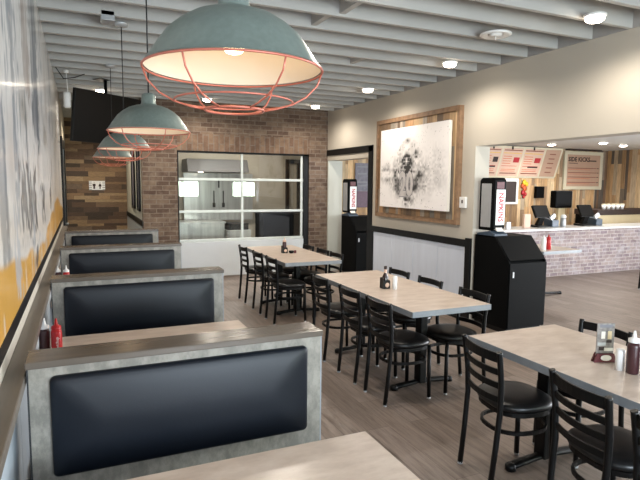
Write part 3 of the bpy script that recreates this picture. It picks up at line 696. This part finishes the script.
# ------------------------------------------------------------------ hanging lamps
RIM = 2.012
def make_pendant(label, y):
    t = thing('pendant_lamp', label, 'pendant lamp', (.37, y, ZC), 0, 'caged pendant lamps over the booths'); z0 = RIM - ZC
    near = min((a for a in jy), key=lambda a: abs(a - y))
    build('canopy', MB().lathe([(0, 0), (.058, 0), (.06, -.012), (.05, -.03), (.015, -.036), (0, -.04)], n=20), M['silver'], t)
    build('cord', MB().tube([(0, 0, -.03), (0, 0, z0 + .2)], .004, 6, up=(0, 1, 0)), M['cord'], t)
    prof = [(.0, .205), (.028, .203), (.038, .195), (.04, .15), (.046, .138), (.075, .134), (.108, .122), (.14, .102), (.168, .078), (.186, .053), (.205, .025), (.222, .0), (.226, -.004)]
    inn = [(.222, -.004), (.218, .0), (.2, .023), (.18, .05), (.161, .073), (.134, .096), (.102, .115), (.07, .127), (.04, .128), (0, .129)]
    build('lamp_shade', MB().lathe(prof, (0, 0, z0), 40), M['shade'], t)
    build('shade_lining', MB().lathe(inn, (0, 0, z0), 40), M['lining'], t)
    cg_ = MB()
    def circ(rr_, z, n=40): return [(rr_ * math.cos(2 * PI * q / n), rr_ * math.sin(2 * PI * q / n), z0 + z) for q in range(n)]
    cg_.tube(circ(.226, -.008), .003, 6, True); cg_.tube(circ(.15, -.085), .0024, 6, True); cg_.tube(circ(.075, -.107), .0035, 6, True)
    for q in range(6):
        a = math.radians(45.5 + 60 * q)
        pts = [(rr_ * math.cos(a), rr_ * math.sin(a), z0 + z) for rr_, z in ((.226, -.008), (.215, -.038), (.186, -.068), (.15, -.088), (.11, -.1), (.075, -.107))]
        cg_.tube(pts, .0025, 6)
    build('wire_cage', cg_, M['copper'], t)
    build('socket', MB().lathe([(0, .128), (.02, .128), (.02, .09), (0, .09)], (0, 0, z0), 14), M['silver'], t)
    build('bulb', MB().lathe([(.012, .09), (.02, .08), (.03, .062), (.03, .05), (.02, .037), (0, .031)], (0, 0, z0), 18), M['bulb'], t)
    lamp('pendant_light', (.37, y, RIM + .0), .2, (1, .78, .55), .03)
    return t
p = make_pendant('largest, nearest caged pendant lamp at the top of the photo', 1.38)
make_pendant('second caged pendant lamp, over the second booth table', 3.23)
make_pendant('third caged pendant lamp, its rim just below the second one', 5.08)
make_pendant('farthest caged pendant lamp, lowest in view before the plank wall', 6.93)
# ceiling downlights
DL = [(3.8, 3.18, 'nearest large one'), (3.8, 5.03, 'second along the right wall'), (3.8, 6.9, 'third along the right wall'), (3.8, 8.78, 'farthest by the right wall'),
      (1.93, 8.88, 'seen just below the big lamp cage'), (.33, 8.76, 'above the black television'), (1.93, 7.03, 'behind the big lamp'), (1.93, 5.18, 'behind the big lamp shade'), (1.93, 3.33, 'above the photo top edge')]
for x, y, lab in DL:
    t = thing('ceiling_downlight', 'round lit ceiling downlight, ' + lab, 'downlight', (x, y, ZC), 0, 'downlights under the joists')
    build('housing', MB().lathe([(0, 0), (.085, 0), (.088, -.012), (.075, -.02), (0, -.02)], n=24), M['whiteplastic'], t)
    build('lens', MB().lathe([(.072, -.021), (.07, -.04), (.055, -.055), (0, -.062)], n=24), M['lens'], t)
    lamp('downlight_beam', (x, y, ZC - .075), 40, (1, .90, .78), .05, 168)
for x, y, lab in ((9.4, 8.77, 'left one'), (9.9, 7.9, 'middle one'), (10.9, 8.2, 'right one'), (7.2, 5.0, 'above the square table'), (8.5, 2.5, 'out of the photo'), (6.3, 8.4, 'over the left counter end')):
    t = thing('ceiling_downlight', 'lit ceiling downlight of the order room, ' + lab, 'downlight', (x, y, 2.62), 0, 'downlights of the order room')
    build('ring', MB().lathe([(0, -.001), (.1, -.001), (.1, -.012), (.08, -.014), (0, -.014)], n=20), M['whiteplastic'], t); build('lens', MB().lathe([(.078, -.0145), (.07, -.03), (0, -.042)], n=20), M['lens'], t)
    lamp('order_room_beam', (x, y, 2.57), 42, (1, .93, .84), .06, 165)
t = thing('ceiling_downlight', 'unseen downlight added to brighten the plank-walled alcove, high beyond the television', 'downlight', (.35, 11.4, ZC))
build('housing', MB().lathe([(0, 0), (.085, 0), (.088, -.012), (.075, -.02), (0, -.02)], n=24), M['whiteplastic'], t); build('lens', MB().lathe([(.07, -.021), (.06, -.03), (0, -.034)], n=24), M['lens'], t)
lamp('alcove_fill', (.35, 11.4, ZC - .06), 75, (1, .86, .66), .07, 150)  # unseen downlight, added to brighten the alcove
# vent, junction box, track spot
v = thing('ceiling_vent', 'round white ceiling air vent under the joists near the right wall', 'vent', (3.461, 3.93, ZC))
build('outer_ring', MB().lathe([(.07, 0), (.135, -.004), (.14, -.016), (.12, -.026), (.07, -.012)], n=28), M['whiteplastic'], v)
build('inner_cone', MB().lathe([(.0, -.03), (.05, -.028), (.062, -.01), (.06, 0), (0, 0)], n=24), M['whiteplastic'], v); build('stem', MB().tube([(0, 0, -.03), (0, 0, -.06)], .005, 8, up=(0, 1, 0)), M['whiteplastic'], v)
tag(build('junction_box', MB().box(.2, .31, 4.9, 5.02, ZC - .04, ZC + .04), M['silver'], None, .006), 'square metal box on the joists beside the third pendant canopy', 'junction box')
sp = thing('track_spotlight', 'white cylinder spotlight hanging by the mural below the joists', 'spotlight', (-.11, 7.5, ZC))
build('mount', MB().lathe([(0, 0), (.03, 0), (.03, -.03), (0, -.035)], n=14), M['whiteplastic'], sp); build('arm', MB().tube([(0, 0, -.03), (.01, 0, -.25), (0, 0, -.27)], .006, 6, up=(0, 1, 0)), M['whiteplastic'], sp)
build('body', MB().lathe([(0, 0), (.038, 0), (.042, -.02), (.042, -.17), (.03, -.19), (0, -.19)], (0, 0, -.265), 18), M['whiteplastic'], sp)
co = MB().tube([(-.22, 7.3, ZC - .01), (-.14, 7.4, ZC - .12), (-.02, 7.5, ZC - .08), (.1, 7.6, ZC - .01)], .006, 6)
tag(build('cable', co, M['cord']), 'black cable looping under the joists beside the mural', 'cable')
# television
tv = thing('television', 'large black television hung from the ceiling above the booths', 'television', (.39, 7.86, 2.55), math.atan2(.68, .82))
R_ = Matrix.Rotation(math.radians(8), 4, 'X')
build('bezel', MB().box(-.56, .56, 0, .05, -.33, .33).xf(R_), M['blackmetal'], tv, .006); build('screen', MB().box(-.548, .548, -.003, -.0005, -.315, .318).xf(R_), M['screen'], tv)
build('ceiling_pole', MB().tube([(.06, .12, ZC - 2.55), (.06, .12, .0)], .022, 10, up=(0, 1, 0)), M['blackmetal'], tv); build('bracket', MB().box(-.12, .12, .045, .14, -.1, .1), M['blackmetal'], tv)
build('ceiling_plate', MB().box(-.08, .08, .04, .2, ZC - 2.556, ZC - 2.55), M['blackmetal'], tv)
# restroom sign
rs = thing('restroom_sign', 'white restroom sign with two black figures on the dark plank wall', 'sign', (.345, 12.985, 1.63))
build('plate', MB().box(-.165, .165, -.012, 0, -.1, .1), M['whiteplastic'], rs, .002)
for s, dr in ((-1, 0), (1, 1)):
    f = MB().lathe([(0, -.002), (.016, -.002), (.016, 0), (0, 0)], n=14).xf(Matrix.Translation((s * .06, -.012, .06)) @ Matrix.Rotation(PI/2, 4, 'X'))
    body = [(-.035, -.02), (-.014, .035), (.014, .035), (.035, -.02), (.012, -.02), (.012, -.075), (-.012, -.075), (-.012, -.02)] if dr else [(-.03, -.01), (-.03, .035), (.03, .035), (.03, -.01), (.018, -.01), (.018, -.075), (-.018, -.075), (-.018, -.01)]
    f.prism([(a + s * .06, b) for a, b in body], 'y', -.015, -.012); build('figure', f, M['ink'], rs)
for z in (-.09, -.05, -.01, .03, .07): build('stripe', MB().box(-.165, -.11, -.0135, -.012, z, z + .01).box(.11, .165, -.0135, -.012, z, z + .01), M['ink'], rs)
for i, (a, b) in enumerate(((9.95, 10.4), (10.9, 11.5))):
    pf = thing('wall_picture', 'tall narrow dark-framed picture on the alcove side wall, ' + ('nearer' if i == 0 else 'farther') + ' one', 'picture', (BX0, (a + b) / 2, 1.8), 0, 'alcove pictures'); h = (b - a) / 2
    build('frame', MB().box(-.03, -.001, -h, -h + .05, -.6, .6).box(-.03, -.001, h - .05, h, -.6, .6).box(-.03, -.001, -h, h, .55, .6).box(-.03, -.001, -h, h, -.6, -.55), M['blackmetal'], pf)
    build('print', MB().box(-.012, -.001, -h + .05, h - .05, -.55, .55), M['poster'], pf)

# ------------------------------------------------------------------ order counter
YC = 7.44
ct = thing('order_counter', 'long order counter faced in whitewashed brick with white top', 'counter', (6.2, YC, 0))
build('brick_front', MB().box(0, 6.2, 0, .12, 0, .88), M['whitebrick'], ct)
build('countertop', MB().box(-.02, 6.2, -.03, .62, .88, .915), M['counter'], ct, .005)
build('cabinet_body', MB().box(.02, 6.2, .121, .6, 0, .879), M['cream'], ct)
def pos(label, x, y, rz=0):
    t = thing('order_terminal', label, 'terminal', (x, y, .915), rz, 'order terminals')
    build('base', MB().prism([(-.12, 0), (.14, 0), (.14, .04), (-.12, .02)], 'x', -.17, .17), M['blackmetal'], t, .005)
    build('stand', MB().prism([(.02, .03), (.1, .03), (.0, .2), (-.05, .2)], 'x', -.06, .06), M['blackmetal'], t)
    R2 = Matrix.Translation((-.02, -.01, .30)) @ Matrix.Rotation(math.radians(-28), 4, 'X')
    build('monitor', MB().box(-.19, .19, -.02, .02, -.13, .13).xf(R2), M['screen'], t, .006)
    build('screen_bezel', MB().box(-.17, .17, -.0215, -.0205, -.11, .11).xf(R2), M['blackmetal'], t)
    pr_ = build('receipt_printer', MB().box(.18, .36, -.12, .1, 0, .13).prism([(-.12, .13), (.1, .13), (.1, .17)], 'x', .18, .36), M['bluegrey'], t, .01)
    build('card_reader', MB().box(-.04, .04, -.02, .02, -.07, .07).xf(Matrix.Translation((.2, -.1, .2)) @ Matrix.Rotation(1.0, 4, 'Y')), M['silver'], t, .006)
    return t
pos('black order terminal on the counter, left one beside the round lid jar', 8.2, 7.82)
pos('black order terminal on the counter, right one below the framed board', 9.42, 7.82)
hp = thing('order_screen', 'black boxy screen on a beige post between the two terminals', 'screen', (9.16, 8.2, 0))
build('housing', MB().box(-.24, .24, -.06, .1, 1.26, 1.62), M['blacklam'], hp, .03, segs=3); build('post', MB().box(-.1, .08, -.02, .06, 0, 1.3), M['cream'], hp)
tag(build('wall_phone', MB().box(9.95, 10.2, 9.66, 9.74, 1.42, 1.7), M['blacklam'], None, .01), 'small black box on the planks above the left terminal', 'phone')
jr = thing('lidded_jar', 'clear-lidded jar standing between the terminal and the screen post', 'jar', (8.72, 7.75, .915))
build('jar_body', MB().lathe([(0, 0), (.05, 0), (.055, .01), (.055, .15), (.04, .17), (0, .17)], n=18), M['silver'], jr); build('lid', MB().lathe([(.05, .17), (.055, .18), (.055, .21), (.03, .235), (0, .24)], n=18), M['whiteplastic'], jr)
for i, (x, yy, h, m_, lab) in enumerate(((7.0, 7.7, .17, 'pinkpaper', 'leftmost, beside the napkin dispenser'), (7.3, 7.72, .12, 'silver', 'narrow grey one'), (7.78, 7.75, .26, 'pinkpaper', 'tall one next to the left terminal'))):
    tag(build('card_holder', MB().box(x - .07 * (1 + i % 2 * -.4), x + .09 * (1 + i % 2 * -.4), yy, yy + .05, .9155, .9155 + h), M[m_], None, .004), 'printed card holder on the order counter, ' + lab, 'card holder')
# back counter with cups
bc = thing('back_counter', 'low cream back counter with dark top at the right plank corner', 'counter', (10.42, 8.35, 0))
build('body', MB().box(0, 1.95, 0, .55, 0, 1.08), M['cream'], bc, .004); build('dark_top', MB().box(-.04, 1.97, -.04, .58, 1.081, 1.2), M['ink'], bc, .004); build('end_panel', MB().box(-.03, -.001, -.02, .55, 0, 1.08), M['blacklam'], bc)
cups = [(10.80, 8.5, 'first from the left'), (10.95, 8.5, 'second from the left'), (11.10, 8.5, 'third, in the middle'), (11.25, 8.5, 'fourth from the left'), (11.40, 8.5, 'last at the right end')]
for x, yy, lab in cups:
    c = thing('paper_cup', 'white paper cup on the dark back counter, ' + lab, 'cup', (x, yy, 1.2), 0, 'cups on the back counter')
    build('cup_body', MB().lathe([(0, 0), (.035, 0), (.05, .1), (.047, .1), (.034, .005), (0, .005)], n=16), M['whiteplastic'], c); build('lid', MB().lathe([(.052, .1), (.052, .11), (.042, .125), (0, .127)], n=16), M['creamframe'], c)
# menu boards: four panels tilted forward (below)
mb_ = thing('menu_board', 'row of four tilted menu panels hanging above the order counter', 'menu board', (8.2, 9.7, 1.93))
TI = Matrix.Rotation(-math.atan2(.2, .62) * -1, 4, 'X')
frame = MB().box(-.05, 2.36, .012, .04, -.04, .0).box(-.05, 2.36, .012, .04, .66, .70).box(-.05, 2.36, .025, .04, 0, .66)
for x in (-.05, .50, 1.13, 1.78, 2.31): frame.box(x, x + .05, -.002, .0249, 0, .66)
build('board_frame', frame.xf(TI), M['creamframe'], mb_)
for i, (a, b) in enumerate(((0, .50), (.55, 1.13), (1.18, 1.78), (1.83, 2.31))):
    pn = build('menu_panel', MB().box(a, b, 0, .02, .005, .655).xf(TI), M['pinkpaper' if i < 3 else 'tanpaper'], mb_)
    rng_ = random.Random(i)
    def strip(x0, x1, z0, z1, m_): build('printed_strip', MB().box(x0, x1, -.003, 0, z0, z1).xf(TI), M[m_], pn)
    w = b - a
    if i < 3:
        strip(a + .03, b - .03, .60, .625, 'brownink'); strip(a + .03, b - .03, .54, .552, 'yellow'); strip(a + .05, b - .05, .06, .085, 'brownink'); strip(a + .05, b - .08, .24, .25, 'redink')
        for q in range(4): strip(a + .05, a + w * .5, .30 + q * .055, .312 + q * .055, 'orange')
        strip(a + w * .62, b - .05, .33, .45, 'redink' if i else 'ink'); 
        if i != 1: strip(a + w * .35, b - .08, .21, .245, 'ink')
        for q in range(2): strip(a + .06, b - .1, .12 + q * .04, .13 + q * .04, 'orange')
    else:
        for q in range(5): strip(a + w * .3, b - w * .3, .1 + q * .11, .125 + q * .11, 'brownink')
for x in (.25, .8, 1.45): build('hanging_clamp', MB().tube([(x - .05, .2 - .0, .78), (x, .22, .66), (x + .05, .2, .78)], .01, 6).tube([(x, .02, .69), (x, .02, .62)], .02, 6, up=(0, 1, 0)).xf(Matrix.Translation((0, -.22, -.02))), M['darksteel'], mb_)
fb = thing('framed_menu_board', 'square tan menu board in a cream frame on the planks', 'menu board', (10.86, 9.7, 1.63))
build('frame', MB().box(0, 1.33, 0, .035, 0, .08).box(0, 1.33, 0, .035, .86, .94).box(0, .09, 0, .035, .08, .86).box(1.24, 1.33, 0, .035, .08, .86), M['creamframe'], fb, .004)
pn = build('board_panel', MB().box(.09, 1.24, .01, .035, .08, .86), M['tanpaper'], fb)
text_part('heading', 'SIDE KICKS', .15, M['ink'], pn, Matrix.Translation((.50, .008, .74)) @ Matrix.Rotation(PI/2, 4, 'X'), .001, 1, .005)
build('printed_strip', MB().box(.85, 1.1, .005, .01, .70, .73), M['ink'], pn); build('printed_strip', MB().box(.15, .45, .005, .01, .64, .655), M['ink'], pn)
for z in (.52, .41, .30, .17):
    for (a, b, m_) in ((.13, 1.12, 'brownink'), (1.14, 1.2, 'ink')): build('printed_strip', MB().box(a, b, .006, .01, z, z + .018), M[m_], pn)
    build('printed_strip', MB().box(.13, .9, .006, .01, z - .03, z - .022), M['orange'], pn)
tag(build('wall_vent_box', MB().box(10.9, 12.0, 9.6, 9.74, 2.585, 2.618), M['ink']), 'thin dark rail along the plank wall above the framed board', 'rail')
pf = thing('framed_picture', 'white-framed dark photograph low on the planks beside the napkin dispenser', 'picture', (8.72, 9.735, 1.28))
build('frame', MB().box(0, .7, -.03, 0, 0, .05).box(0, .7, -.03, 0, .53, .6).box(0, .05, -.03, 0, .05, .53).box(.64, .7, -.03, 0, .05, .53), M['whiteplastic'], pf); build('photo', MB().box(.05, .64, -.015, 0, .05, .53), M['ink'], pf)
build('photo_detail', MB().lathe([(0, -.002), (.08, -.002), (.08, 0), (0, 0)], n=14).xf(Matrix.Translation((.2, -.015, .38)) @ Matrix.Rotation(PI/2, 4, 'X')), M['orange'], pf); build('photo_detail', MB().box(.08, .34, -.018, -.015, .16, .22), M['silver'], pf)
dc = thing('paper_garland', 'small red and yellow paper decoration pinned to the planks', 'decoration', (9.62, 9.735, 1.45))
for (x, z, r_, m_) in ((.0, .34, .07, 'yellow'), (.07, .30, .06, 'yellow'), (-.05, .26, .06, 'orange'), (.02, .2, .07, 'orange'), (-.02, .1, .07, 'redink'), (.05, .06, .05, 'redink'), (.0, -.0, .04, 'redink')):
    build('paper_disc', MB().lathe([(0, .02), (r_ * .6, .015), (r_, 0), (0, 0)], n=12).xf(Matrix.Translation((x, -.001 - (z * .02), z)) @ Matrix.Rotation(PI/2, 4, 'X')), M[m_], dc)
